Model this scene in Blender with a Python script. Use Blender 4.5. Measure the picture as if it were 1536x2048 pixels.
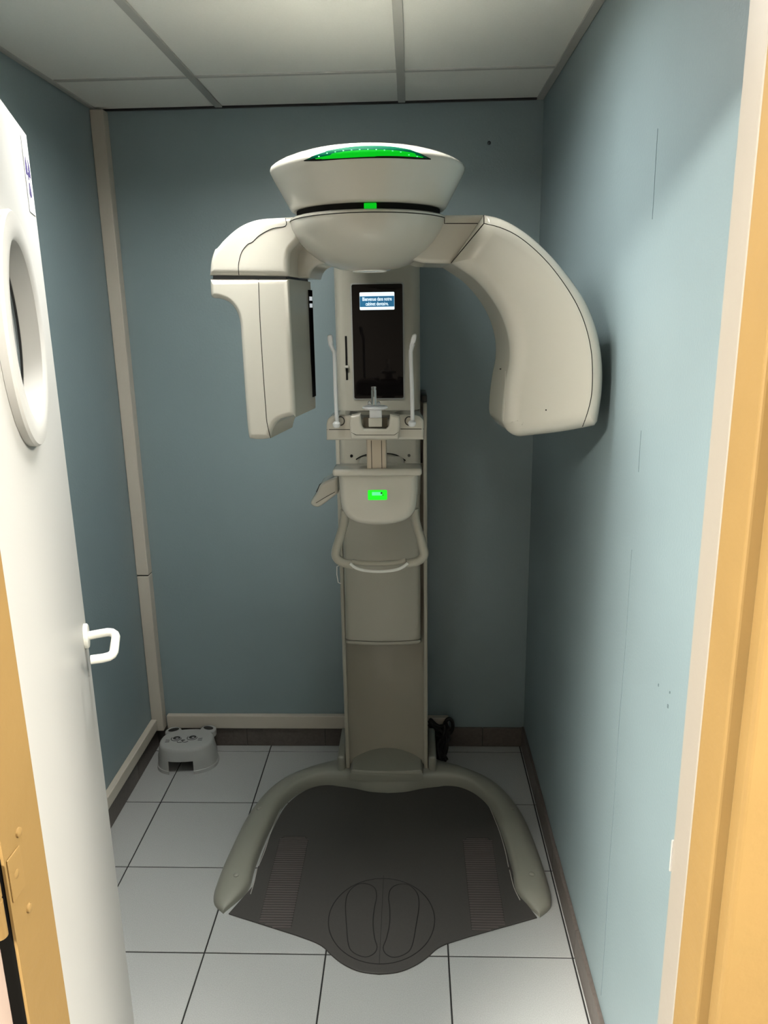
import bpy, bmesh, math, random
from mathutils import Vector, Matrix
from mathutils.bvhtree import BVHTree
random.seed(4)
for o in list(bpy.data.objects): bpy.data.objects.remove(o)
S = bpy.context.scene
COL = S.collection

# ------------------------------------------------------------------ camera
FPX, PITCH, YAW, ROLL = 1535.3, 0.2526, 0.0382, -0.0169
CAM = Vector((0.258, 0.0, 1.683))
_F = Vector((-math.sin(YAW)*math.cos(PITCH), math.cos(YAW)*math.cos(PITCH), -math.sin(PITCH)))
_R0 = Vector((math.cos(YAW), math.sin(YAW), 0)); _U0 = _R0.cross(_F)
_R = _R0*math.cos(ROLL) + _U0*math.sin(ROLL); _U = -_R0*math.sin(ROLL) + _U0*math.cos(ROLL)
cd = bpy.data.cameras.new('camera'); cam = bpy.data.objects.new('camera', cd); COL.objects.link(cam)
cd.sensor_fit = 'VERTICAL'; cd.sensor_height = 36.0; cd.lens = FPX/2048*36.0; cd.clip_start = 0.02
m = Matrix((_R, _U, -_F)).transposed().to_4x4(); m.translation = CAM; cam.matrix_world = m
S.camera = cam
# ------------------------------------------------------------------ world, exposure, lamp strengths
w = bpy.data.worlds.new('world'); S.world = w; w.use_nodes = True
bg = w.node_tree.nodes['Background']; bg.inputs[0].default_value = (1, .95, .88, 1); bg.inputs[1].default_value = 0.005
S.view_settings.view_transform = 'Standard'; S.view_settings.look = 'None'
S.view_settings.gamma = 1.0; S.view_settings.use_curve_mapping = False
S.view_settings.exposure = 0.0
PANEL_POWER = 97.0        # ceiling panel inside the booth
HALL_LEFT, HALL_RIGHT_FILL, HALL_MID_FILL = 480.0, 215.0, 95.0   # left hall ceiling panel; added fills for door (right) and floor (middle)

# ------------------------------------------------------------------ pixel helpers (1536 x 2048 frame)
def ray(u, v): return _F + _R*((u-768)/FPX) - _U*((v-1024)/FPX)
def at(u, v, Y):
    d = ray(u, v); return CAM + d*(Y/d.y)
def atz(u, v, z):
    d = ray(u, v); return CAM + d*((z-CAM.z)/d.z)
def atx(u, v, x):
    d = ray(u, v); return CAM + d*((x-CAM.x)/d.x)

# ------------------------------------------------------------------ materials
MATS = {}
def mat(name, col, rough=.5, metal=0, spec=.5, emit=None, estr=0, noise=0, nscale=60, bump=0, bscale=200, trans=0, coat=0, alpha=1, detail=3):
    if name in MATS: return MATS[name]
    M = bpy.data.materials.new(name); M.use_nodes = True
    nt = M.node_tree; b = nt.nodes['Principled BSDF']
    b.inputs['Base Color'].default_value = (*col, 1); b.inputs['Roughness'].default_value = rough
    b.inputs['Metallic'].default_value = metal; b.inputs['Specular IOR Level'].default_value = spec
    b.inputs['Coat Weight'].default_value = coat; b.inputs['Coat Roughness'].default_value = .08
    b.inputs['Transmission Weight'].default_value = trans; b.inputs['Alpha'].default_value = alpha
    if emit: b.inputs['Emission Color'].default_value = (*emit, 1); b.inputs['Emission Strength'].default_value = estr
    tc = nt.nodes.new('ShaderNodeTexCoord')
    if noise:
        n = nt.nodes.new('ShaderNodeTexNoise'); n.inputs['Scale'].default_value = nscale; n.inputs['Detail'].default_value = detail
        nt.links.new(tc.outputs['Object'], n.inputs['Vector'])
        r = nt.nodes.new('ShaderNodeValToRGB')
        r.color_ramp.elements[0].position = .3; r.color_ramp.elements[1].position = .7
        r.color_ramp.elements[0].color = (*[max(0, c*(1-noise)) for c in col], 1)
        r.color_ramp.elements[1].color = (*[min(1, c*(1+noise)) for c in col], 1)
        nt.links.new(n.outputs['Fac'], r.inputs['Fac']); nt.links.new(r.outputs['Color'], b.inputs['Base Color'])
    if bump:
        n2 = nt.nodes.new('ShaderNodeTexNoise'); n2.inputs['Scale'].default_value = bscale; n2.inputs['Detail'].default_value = 4
        nt.links.new(tc.outputs['Object'], n2.inputs['Vector'])
        bp = nt.nodes.new('ShaderNodeBump'); bp.inputs['Strength'].default_value = bump; bp.inputs['Distance'].default_value = .002
        nt.links.new(n2.outputs['Fac'], bp.inputs['Height']); nt.links.new(bp.outputs['Normal'], b.inputs['Normal'])
    MATS[name] = M; return M

BLUE = mat('blue_paint', (.186, .246, .264), .45, spec=.6, noise=.05, nscale=2.5, bump=.25, bscale=160)
CEIL = mat('ceiling_board', (.74, .74, .70), .9, spec=.1, noise=.02, nscale=300, bump=.15, bscale=500)
TBAR = mat('ceiling_bar_paint', (.36, .36, .34), .5)
TILE = mat('floor_tile_ceramic', (.36, .372, .368), .42, noise=.13, nscale=420, detail=6)
GROUT = mat('black_grout', (.012, .012, .012), .9)
PLINTH = mat('plinth_tile_ceramic', (.095, .080, .072), .45, noise=.15, nscale=90)
PVC = mat('cream_pvc', (.46, .425, .365), .45)
IVORY = mat('ivory_gloss_plastic', (.49, .474, .415), .22, coat=.35)
IVORY2 = mat('ivory_satin_plastic', (.36, .343, .285), .3)
SHADOWGAP = mat('seam_shadow_gap', (.012, .012, .011), .9, spec=.05)  # near-black: shade of gaps put into the colour; also joints and dark parts
BASEM = mat('grey_base_paint', (.235, .235, .20), .33)
RUBBER = mat('dark_rubber', (.046, .043, .040), .62, noise=.06, nscale=300)
RUBBERL = mat('rubber_line', (.012, .012, .012), .8)
RIDGE = mat('rubber_ridge', (.085, .07, .068), .5)
BLACKG = mat('black_glass', (.004, .003, .003), .04, spec=.22)
BLACKP = mat('black_plastic', (.01, .01, .01), .35)
WHITEP = mat('white_plastic', (.80, .79, .75), .35)
FROST = mat('frosted_plastic', (.66, .68, .70), .3)
CLEAR = mat('clear_plastic', (.9, .92, .92), .05, trans=.95)
GREEN = mat('green_light', (.0, .1, .01), .6, spec=.05, emit=(.002, .52, .01), estr=1.0)
GREEND = mat('dark_green_glass', (.0, .04, .02), .6, spec=.02, emit=(0, .07, .03), estr=1.0)
GREENB = mat('green_light_window', (.0, .2, .02), .4, emit=(.004, .95, .004), estr=1.0)
GREENL = mat('pale_green_led', (.1, .5, .2), .4, emit=(.10, .75, .32), estr=.9)
SCRW = mat('screen_white', (.4, .45, .5), .3, emit=(.80, .95, 1), estr=1.1)
SCRB = mat('screen_blue', (.02, .1, .2), .3, emit=(.012, .11, .22), estr=1.0)
DOORW = mat('door_white_paint', (.46, .456, .435), .4, spec=.4)
HANDLE = mat('handle_white_nylon', (.82, .81, .74), .3)
ORANGE = mat('orange_ochre_paint', (.225, .142, .050), .6, spec=.25, noise=.04, nscale=8, bump=.35, bscale=45)
CREAM = mat('cream_frame_paint', (.25, .225, .19), .45, bump=.15, bscale=60)
PINK = mat('pinkish_wall_paint', (.40, .31, .26), .7)
STOOLM = mat('grey_stool_plastic', (.33, .34, .33), .45)
INK = mat('black_ink', (.006, .006, .006), .6)
PURPLE = mat('purple_ink', (.03, .02, .10), .6)
PAPER = mat('sign_paper', (.62, .63, .64), .6)
CABLE = mat('black_cable', (.006, .006, .006), .5)
HALLW = mat('hall_wall_paint', (.085, .075, .062), .7)
HALLF = mat('hall_floor_vinyl', (.075, .066, .056), .5)
LAMP = mat('lamp_diffuser', (.9, .9, .9), .4, emit=(1, .985, .93), estr=PANEL_POWER)
LAMPL = mat('hall_lamp_diffuser', (.9, .9, .9), .4, emit=(1, .94, .83), estr=HALL_LEFT)
FILLM = mat('hall_fill_diffuser_middle', (.9, .9, .9), .4, emit=(1, .95, .87), estr=HALL_MID_FILL)  # added fill that brightens the front floor
FILLR = mat('hall_fill_diffuser_right', (.9, .9, .9), .4, emit=(1, .94, .83), estr=HALL_RIGHT_FILL)  # added fill aimed at the door face and left jamb
CHIP = mat('chipped_plaster', (.30, .29, .27), .9)

# ------------------------------------------------------------------ mesh helpers
class MB:
    def __init__(s): s.v = []; s.f = []
    def add(s, vs, fs):
        k = len(s.v); s.v += [Vector(x) for x in vs]; s.f += [tuple(i+k for i in f) for f in fs]; return s
    def box(s, x0, x1, y0, y1, z0, z1):
        return s.add([(x0,y0,z0),(x1,y0,z0),(x1,y1,z0),(x0,y1,z0),(x0,y0,z1),(x1,y0,z1),(x1,y1,z1),(x0,y1,z1)],
                     [(0,3,2,1),(4,5,6,7),(0,1,5,4),(1,2,6,5),(2,3,7,6),(3,0,4,7)])
    def rbox(s, x0, x1, y0, y1, z0, z1, r=.005, seg=3, M=None):
        bm = bmesh.new(); bmesh.ops.create_cube(bm, size=1)
        for v in bm.verts: v.co = Vector(((x0+x1)/2+v.co.x*(x1-x0), (y0+y1)/2+v.co.y*(y1-y0), (z0+z1)/2+v.co.z*(z1-z0)))
        bmesh.ops.bevel(bm, geom=bm.edges[:], offset=r, segments=seg, profile=.5, affect='EDGES')
        bm.verts.index_update()
        s.add([(M @ v.co) if M else v.co.copy() for v in bm.verts], [[v.index for v in f.verts] for f in bm.faces]); bm.free(); return s
    def loft(s, rings, cap0=True, cap1=True, closed=True):
        n = len(rings[0]); fs = []
        for k in range(len(rings)-1):
            for i in range(n if closed else n-1):
                j = (i+1) % n; fs.append((k*n+i, k*n+j, (k+1)*n+j, (k+1)*n+i))
        if cap0: fs.append(tuple(reversed(range(n))))
        if cap1: fs.append(tuple((len(rings)-1)*n+i for i in range(n)))
        return s.add([p for r in rings for p in r], fs)
    def lathe(s, cx, cy, prof, n=72):           # prof: list of (r, z)
        rings = [[(cx+max(r,1e-5)*math.cos(2*math.pi*i/n), cy+max(r,1e-5)*math.sin(2*math.pi*i/n), z) for i in range(n)] for r, z in prof]
        return s.loft(rings)
    def tube(s, path, r, n=8, closed=False):
        P = [Vector(p) for p in path]; rs = r if isinstance(r, (list, tuple)) else [r]*len(P)
        rings = []; up = None
        for i, p in enumerate(P):
            t = (P[(i+1) % len(P)] - P[i-1]) if closed else (P[min(i+1, len(P)-1)] - P[max(i-1, 0)])
            if t.length < 1e-9: t = Vector((0,0,1))
            t.normalize()
            if up is None:
                up = Vector((0,0,1)) if abs(t.z) < .9 else Vector((1,0,0))
            a = (up - t*up.dot(t))
            a = a.normalized() if a.length > 1e-6 else t.orthogonal().normalized()
            up = a; b = t.cross(a)
            rings.append([p + (a*math.cos(2*math.pi*k/n) + b*math.sin(2*math.pi*k/n))*rs[i] for k in range(n)])
        if closed: rings.append(rings[0])
        return s.loft(rings, not closed, not closed)
    def bvh(s): return BVHTree.FromPolygons(s.v, s.f)

OFF = {}
def tag(o, label=None, cat=None, group=None, kind=None):
    if label: o['label'] = label
    if cat: o['category'] = cat
    if group: o['group'] = group
    if kind: o['kind'] = kind
    return o
def empty(name, loc, label, cat, group=None):
    o = bpy.data.objects.new(name, None); COL.objects.link(o); o.location = loc; o.empty_display_size = .1
    OFF[o.name] = Vector(loc); return tag(o, label, cat, group)
def obj(name, mb, material, parent=None, smooth=False, wn=False, label=None, sharp=35):
    off = OFF.get(parent.name, Vector()) if parent else Vector()
    me = bpy.data.meshes.new(name); me.from_pydata([tuple(v-off) for v in mb.v], [], mb.f); me.validate()
    bm = bmesh.new(); bm.from_mesh(me); bmesh.ops.remove_doubles(bm, verts=bm.verts, dist=1e-6)
    bmesh.ops.recalc_face_normals(bm, faces=bm.faces)
    if smooth:
        for f in bm.faces: f.smooth = True
        for e in bm.edges:
            if len(e.link_faces) == 2 and e.calc_face_angle(0) > math.radians(sharp): e.smooth = False
    bm.to_mesh(me); bm.free(); me.materials.append(material)
    o = bpy.data.objects.new(name, me); COL.objects.link(o)
    if parent: o.parent = parent
    OFF[o.name] = off
    if wn:
        mo = o.modifiers.new('wn', 'WEIGHTED_NORMAL'); mo.keep_sharp = True; mo.weight = 100
    if label: o['label'] = label
    return o
def struct(name, mb, material, label=None, **k):
    o = obj(name, mb, material, **k); o['kind'] = 'structure'
    if label: o['label'] = label
    return o
def catmull(pts, sub=5, closed=True):
    """pts: (u,v) or (u,v,1) for hard corners; returns dense list"""
    n = len(pts); out = []
    rng = range(n if closed else n-1)
    for i in rng:
        p1 = pts[i]; p2 = pts[(i+1) % n]
        p0 = pts[i-1] if (closed or i > 0) else p1; p3 = pts[(i+2) % n] if (closed or i+2 < n) else p2
        if len(p1) > 2: p0 = p1
        if len(p2) > 2: p3 = p2
        if len(p1) > 2 and len(p2) > 2: out.append((p1[0], p1[1])); continue
        for k in range(sub):
            t = k/sub; r = []
            for c in (0, 1):
                a, b, cc, d = p0[c], p1[c], p2[c], p3[c]
                r.append(.5*((2*b)+(-a+cc)*t+(2*a-5*b+4*cc-d)*t*t+(-a+3*b-3*cc+d)*t**3))
            out.append(tuple(r))
    if not closed: out.append((pts[-1][0], pts[-1][1]))
    return out
def inset2(P, d):
    n = len(P); A = sum(P[i][0]*P[(i+1) % n][1]-P[(i+1) % n][0]*P[i][1] for i in range(n)); sg = 1 if A > 0 else -1
    out = []
    for i in range(n):
        a, b, c = P[i-1], P[i], P[(i+1) % n]
        e1 = (b[0]-a[0], b[1]-a[1]); e2 = (c[0]-b[0], c[1]-b[1])
        l1 = math.hypot(*e1) or 1e-9; l2 = math.hypot(*e2) or 1e-9
        n1 = (-e1[1]/l1*sg, e1[0]/l1*sg); n2 = (-e2[1]/l2*sg, e2[0]/l2*sg)
        k = max(.35, 1+n1[0]*n2[0]+n1[1]*n2[1])
        out.append((b[0]+(n1[0]+n2[0])/k*d, b[1]+(n1[1]+n2[1])/k*d))
    # points that came too close to another stretch of the outline collapse onto their nearest sound neighbour
    def dist(q):
        m_ = 1e9
        for i in range(n):
            ax, ay = P[i]; bx, by = P[(i+1) % n]; dx, dy = bx-ax, by-ay; L2 = dx*dx+dy*dy or 1e-12
            t = max(0, min(1, ((q[0]-ax)*dx+(q[1]-ay)*dy)/L2)); m_ = min(m_, (q[0]-ax-dx*t)**2+(q[1]-ay-dy*t)**2)
        return math.sqrt(m_)
    ok = [dist(q) > d*.97 for q in out]
    if any(ok):
        res = list(out)
        for i in range(n):
            if not ok[i]:
                for k in range(1, n):
                    if ok[(i-k) % n]: res[i] = out[(i-k) % n]; break
                    if ok[(i+k) % n]: res[i] = out[(i+k) % n]; break
        out = res
    return out
def pillow(mb, P3, e1, nrm, depth, r, rb=None, seg=5, back_scale=None):
    """P3: outline (silhouette) on a plane spanned by e1 and Z; nrm points away from the viewer. Rounded front and back edges.
    the front face lies r in front of the outline plane."""
    rb = r if rb is None else rb
    e1 = Vector(e1).normalized(); nrm = Vector(nrm).normalized(); o = Vector(P3[0])
    P = [((Vector(p)-o).dot(e1), (Vector(p)-o).z) for p in P3]
    clean = []
    for q in P:
        if not clean or math.hypot(q[0]-clean[-1][0], q[1]-clean[-1][1]) > 2e-4: clean.append(q)
    P = clean
    rings = []
    prof = [(r*(1-math.sin(a)), -r*math.cos(a)) for a in [k/seg*math.pi/2 for k in range(seg+1)]]
    prof += [(rb*(1-math.cos(a)), depth-r-rb+rb*math.sin(a)) for a in [k/seg*math.pi/2 for k in range(seg+1)]]
    for ins, y in prof:
        Q = inset2(P, ins) if ins > 1e-6 else P
        rings.append([o + e1*q[0] + Vector((0,0,q[1])) + nrm*y for q in Q])
    mb.loft(rings, False, False)
    from mathutils.geometry import tessellate_polygon
    for ring_ in (rings[0], rings[-1]):
        u_ = []
        for p in ring_:
            if not u_ or (p-u_[-1]).length > 1e-5: u_.append(p)
        if (u_[0]-u_[-1]).length < 1e-5: u_.pop()
        mb.add(u_, tessellate_polygon([u_]))
    return mb
def pxline(pts, step=5):
    out = []
    for a, b in zip(pts[:-1], pts[1:]):
        n = max(1, int(math.hypot(b[0]-a[0], b[1]-a[1])/step))
        out += [(a[0]+(b[0]-a[0])*k/n, a[1]+(b[1]-a[1])*k/n) for k in range(n)]
    out.append(tuple(pts[-1][:2])); return out
def hitpx(u, v, bvhs, lift=0.0):
    d = ray(u, v).normalized(); best = None
    for b in bvhs:
        h = b.ray_cast(CAM, d)
        if h[0] is not None and (best is None or h[3] < best[1]): best = (h[0], h[3], h[1])
    if best is None: return None
    n = best[2] if best[2].dot(d) < 0 else -best[2]
    return best[0] + n*lift
def seam(name, pts, bvhs, parent, r=.0009, smoothpts=True, material=None):
    """a thin joint line that lies on the real surface"""
    P = catmull(pts, 4, False) if smoothpts else pts
    line = [hitpx(u, v, bvhs) for u, v in pxline(P)]
    line = [p for p in line if p is not None]
    return obj(name, MB().tube(line, r, 6), material or SHADOWGAP, parent, True)
def patch(name, top, bot, bvhs, parent, material, lift=.0012, nx=40, ny=5):
    T = catmull(top, 8, False); B = catmull(bot, 8, False)
    def samp(L, t):
        x = t*(len(L)-1); i = min(int(x), len(L)-2); f = x-i
        return (L[i][0]*(1-f)+L[i+1][0]*f, L[i][1]*(1-f)+L[i+1][1]*f)
    mb = MB(); rows = []
    for j in range(ny+1):
        row = []
        for i in range(nx+1):
            a = samp(T, i/nx); b = samp(B, i/nx); q = (a[0]+(b[0]-a[0])*j/ny, a[1]+(b[1]-a[1])*j/ny)
            row.append(hitpx(q[0], q[1], bvhs, lift))
        rows.append(row)
    vs = [p for r_ in rows for p in r_]; W = nx+1
    mb.add(vs, [(j*W+i, j*W+i+1, (j+1)*W+i+1, (j+1)*W+i) for j in range(ny) for i in range(nx)])
    return obj(name, mb, material, parent, True)

# ================================================================== THE ROOM
XL, XR, D, ZC, YF = -.786, .694, 2.76, 2.3495, .90     # left/right/back wall, ceiling, inner face of the door wall
T = .333; EX, EY = .6796, 2.7118                       # floor tile size and grid
struct('wall_back', MB().box(XL-.1, XR+.1, D, D+.1, -.05, ZC+.1), BLUE, 'blue painted back wall behind the machine')
wl = struct('wall_left', MB().box(XL-.1, XL, YF-.1, D, -.05, ZC+.1), BLUE, 'dark blue painted wall on the door side')
wr = struct('wall_right', MB().box(XR, XR+.1, YF-.1, D, -.05, ZC+.1), BLUE, 'brightly lit pale blue wall right of the machine')
# joint of the wall boards, scuffs
mb = MB()
pts = [(XR-.0002, 1.478+.006*math.sin(z*3.1)+.002*math.sin(z*17), z) for z in [.12+k*.02 for k in range(56)]]
mb.tube(pts, .0005, 5); obj('board_joint', mb, mat('joint_line', (.09, .125, .14), .8), wr, True)
mb = MB(); mb.tube([(XR-.0002, 1.488+.0015*math.sin(z*23), z) for z in [1.84+k*.01 for k in range(16)]], .0006, 5); obj('board_joint', mb, MATS['joint_line'], wr)
mb = MB(); mb.tube([(XR-.0002, 1.466+.0015*math.sin(z*23), z) for z in [1.38+k*.01 for k in range(9)]], .0006, 5); obj('board_joint', mb, MATS['joint_line'], wr)
for y, z, r in ((1.208, 1.023, .0035), (1.204, 1.051, .002), (1.262, 1.035, .0025)):
    mb = MB(); mb.rbox(XR-.0012, XR+.001, y-r*.7, y+r*.7, z-r, z+r, r*.3, 2); obj('scuff', mb, MATS['joint_line'], wr)
# screw plug in the back wall
mb = MB(); c = at(978, 286, D)
rings = [[(c.x+math.cos(a)*r, D-y, c.z+math.sin(a)*r) for a in [k*math.pi/6 for k in range(12)]] for r, y in ((.006, -.001), (.006, .003), (.003, .006))]
mb.loft(rings); obj('wall_plug', mb, mat('plug_grey', (.05, .06, .07), .6), bpy.data.objects['wall_back'], True)

# ---- floor: bed of black grout + single tiles
fl = struct('floor', MB().box(XL-.1, XR+.1, .80, D+.1, -.06, -.0025), GROUT, 'grey speckled tiled floor with black joints')
xs = [XL] + [EX+i*T for i in range(-4, 1)] + [XR]
ys = [D] + [EY-j*T for j in range(0, 6)] + [.80]
cache = {}
for i in range(len(xs)-1):
    for j in range(len(ys)-1):
        x0, x1 = xs[i], xs[i+1]; y1, y0 = ys[j], ys[j+1]
        g = .0021; key = (round(x1-x0, 3), round(y1-y0, 3))
        if key not in cache:
            hx, hy = (x1-x0)/2-g, (y1-y0)/2-g; bvl = min(.0015, hx*.3)
            mb = MB(); mb.loft([[(-hx,-hy,-.01),(hx,-hy,-.01),(hx,hy,-.01),(-hx,hy,-.01)], [(-hx,-hy,-.001),(hx,-hy,-.001),(hx,hy,-.001),(-hx,hy,-.001)],
                                [(-hx+bvl,-hy+bvl,0),(hx-bvl,-hy+bvl,0),(hx-bvl,hy-bvl,0),(-hx+bvl,hy-bvl,0)]])
            o = obj('floor_tile', mb, TILE); cache[key] = o.data
        else:
            o = bpy.data.objects.new('floor_tile', cache[key]); COL.objects.link(o)
        o.parent = fl; o.location = ((x0+x1)/2, (y0+y1)/2, random.uniform(-.0004, .0002))

# ---- suspended ceiling
GX, GY = .233, 2.4265
ce = struct('ceiling', MB().box(XL-.1, XR+.1, YF-.1, D+.1, ZC+.07, ZC+.12), CEIL, 'suspended ceiling of white boards in a metal grid')
cx = [XL, GX-.6, GX, XR]; LX0, LX1, LY0, LY1 = -.30, .18, 1.52, 1.78                                     # lamp cell in depth
cy = [D, GY, GY-.6, GY-1.2, YF]
for i in range(3):
    for j in range(4):
        x0, x1, y1, y0 = cx[i], cx[i+1], cy[j], cy[j+1]
        if (i, j) == (1, 2):                              # the lamp is let into this board
            for a_ in ((x0+.004, LX0, y0+.004, y1-.004), (LX1, x1-.004, y0+.004, y1-.004), (LX0, LX1, y0+.004, LY0), (LX0, LX1, LY1, y1-.004)):
                obj('ceiling_board', MB().box(*a_, ZC+.002, ZC+.018), CEIL, ce)
            continue
        b = MB().box(x0+.004, x1-.004, y0+.004, y1-.004, ZC+.002, ZC+.018); obj('ceiling_board', b, CEIL, ce)
for x in (GX-.6, GX): obj('ceiling_bar', MB().rbox(x-.012, x+.012, YF, D, ZC-.003, ZC+.022, .0012, 1), TBAR, ce)
for j, y in enumerate((GY, GY-.6, GY-1.2)):
    for x0, x1 in ((XL+.02, GX-.612), (GX-.588, GX-.012), (GX+.012, XR-.02)):
        obj('ceiling_cross_bar', MB().rbox(x0, x1, y-.0085, y+.0085, ZC-.0012, ZC+.02, .0008, 1), mat('cross_bar_paint', (.42, .42, .40), .5) if j == 0 else TBAR, ce)
obj('wall_angle', MB().rbox(XR-.024, XR-.001, YF, D, ZC-.003, ZC+.012, .001, 1), TBAR, ce)
obj('wall_angle', MB().rbox(XL+.001, XL+.016, YF, D, ZC-.003, ZC+.012, .001, 1), TBAR, ce)
obj('wall_angle', MB().rbox(XL+.016, XR-.024, D-.012, D-.001, ZC-.004, ZC+.012, .001, 1), BLACKP, ce)
lp = empty('ceiling_light_panel', ((LX0+LX1)/2, (LY0+LY1)/2, ZC), 'square white recessed ceiling light panel above the doorway', 'ceiling light')
obj('diffuser', MB().box(LX0+.012, LX1-.012, LY0+.012, LY1-.012, ZC+.050, ZC+.055), LAMP, lp)
mb = MB()
for a in (LX0, LX1-.012): mb.box(a, a+.012, LY0, LY1, ZC-.002, ZC+.060)
for a in (LY0, LY1-.012): mb.box(LX0+.012, LX1-.012, a, a+.012, ZC-.002, ZC+.060)
obj('panel_frame', mb, mat('reflector_grey', (.30, .30, .29), .4), lp)

# ---- tiled plinth and cable trunking
def plinth(name, p0, p1, joints, h, thick, inward, label):
    """row of skirting tiles along a wall; inward = unit vector into the room"""
    p0 = Vector(p0); p1 = Vector(p1); L = (p1-p0).length; d = (p1-p0)/L; n = Vector(inward)
    bk = MB(); q = [p0, p1, p1+n*(thick-.004), p0+n*(thick-.004)]
    bk.loft([[v+Vector((0,0,-.002)) for v in q], [v+Vector((0,0,h-.006)) for v in q]])
    root = struct(name, bk, GROUT, label)
    js = [0]+joints+[L]
    for a, b in zip(js[:-1], js[1:]):
        mb = MB(); hh = h+random.uniform(-.004, .002); hb = h+random.uniform(-.004, .002); g = .0012
        A, B = p0+d*(a+g), p0+d*(b-g); t0 = n*.0005; t1 = n*thick; t2 = n*(thick-.002)
        z = lambda v, k: v+Vector((0,0,k))
        mb.loft([[z(A+t0,.0), z(B+t0,.0), z(B+t0,hb), z(A+t0,hh)], [z(A+t2,.0), z(B+t2,.0), z(B+t2,hb), z(A+t2,hh)],
                 [z(A+t1,.002), z(B+t1,.002), z(B+t1,hb-.002), z(A+t1,hh-.002)]])
        obj('plinth_tile', mb, PLINTH, root)
plinth('baseboard_back', (XL, D, 0), (XR, D, 0), [.054, .371, .687, 1.003, 1.317], .083, .010, (0,-1,0), 'dark brown plinth tiles along the back wall')
plinth('baseboard_left', (XL, YF, 0), (XL, D-.01, 0), [.28, .613, .946, 1.279, 1.612], .083, .010, (1,0,0), 'dark plinth tiles along the left wall under cream trunking')
plinth('baseboard_right', (XR, YF, 0), (XR, D-.01, 0), [.15, .483, .816, 1.15, 1.482], .088, .010, (-1,0,0), 'dark plinth tiles with chipped edge along the right wall')
struct('trim_1', MB().rbox(XL+.055, .012, D-.024, D-.0005, .085, .141, .003, 2), PVC, 'cream cable trunking low on the back wall left of the column')
struct('trim_2', MB().rbox(.300, .395, D-.024, D-.0005, .084, .135, .003, 2), PVC, 'short cream trunking end low on the back wall beside black cables')
struct('trim_3', MB().rbox(XL+.0005, XL+.024, YF+.02, D-.047, .095, .139, .003, 2), PVC, 'cream cable trunking running low along the left wall')
t4 = struct('trim_4', MB().rbox(XL+.0005, XL+.046, D-.045, D-.0005, .741, ZC-.006, .003, 2), PVC, 'tall cream cable trunking standing in the back left corner')
obj('trunking_length', MB().rbox(XL+.0005, XL+.046, D-.045, D-.0005, .085, .737, .003, 2), PVC, t4)
obj('trunking_gap', MB().box(XL+.002, XL+.043, D-.042, D-.002, .7365, .7415), SHADOWGAP, t4)

# ---- door wall, frame, hall in front of it
JXL, JXR = -.205, .600                                   # clear opening
LZ = 2.05
struct('wall_front', MB().box(XL-.1, JXL-.075, .80, YF, -.05, ZC+.1).box(JXR+.02, XR+.1, .80, YF, -.05, ZC+.1).box(JXL-.075, JXR+.02, .80, YF, LZ+.04, ZC+.1), PINK, 'partition wall around the doorway')
# right jamb: ochre casing with a cream rebate strip
struct('trim_5', MB().rbox(JXR, JXR+.03, .834, .888, 0, LZ, .003, 2), CREAM, 'cream painted rebate of the right door jamb')
struct('trim_6', MB().rbox(JXR-.001, JXR+.03, .765, .8335, 0, LZ, .004, 3).rbox(JXR+.012, JXR+.13, .735, .7649, 0, LZ+.08, .006, 3), ORANGE, 'ochre painted right door jamb and casing')
k = atx(1347, 1712, JXR)
mb = MB(); mb.rbox(JXR-.002, JXR+.01, .8865, .8895, k.z-.028, k.z+.02, .001, 2); obj('chip', mb, CHIP, bpy.data.objects['trim_5'])
# left jamb with hinge, dark gap beside it
struct('trim_7', MB().box(JXL-.0035, JXL, .7235, .809, 0, LZ).box(JXL-.075, JXL-.0036, .795, .809, 0, LZ), ORANGE, 'ochre painted left door jamb carrying the hinge')
struct('trim_8', MB().box(JXL-.0215, JXL-.0037, .7245, .794, 0, LZ), SHADOWGAP, 'near-black filler standing in for the shaded gap beside the left door jamb')  # solid near-black filler, shade of the gap put into its colour
struct('trim_9', MB().rbox(JXL-.20, JXL-.022, .70, .799, 0, LZ+.08, .004, 2), PINK, 'pinkish casing at the far left edge')
struct('trim_10', MB().rbox(JXL-.06, JXR+.03, .81, .88, LZ, LZ+.04, .004, 2), ORANGE, 'ochre painted door head')
hinge = empty('door_hinge', (JXL-.012, .712, 1.03), 'ochre painted steel hinge on the left door jamb', 'hinge')
for z0, z1 in ((1.000, 1.050), (1.0515, 1.094)):
    mb = MB(); r = .0085
    mb.lathe(JXL-.011, .7125, [(r*.5, z0), (r, z0+.002), (r, z1-.002), (r*.5, z1)], 18); obj('knuckle', mb, ORANGE, hinge, True)
obj('hinge_leaf', MB().rbox(JXL+.0002, JXL+.0022, .727, .755, 1.034, 1.090, .0009, 2), ORANGE, hinge)
for y, z in ((.741, 1.062), (.757, 1.001), (.759, 1.104)):
    mb = MB(); n = 14
    mb.loft([[(x, y+math.cos(a)*q, z+math.sin(a)*q) for a in [k*2*math.pi/n for k in range(n)]] for q, x in ((.006, JXL+.0002), (.0055, JXL+.0024), (.0025, JXL+.0034))]); obj('screw_head', mb, ORANGE, hinge, True)
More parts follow.
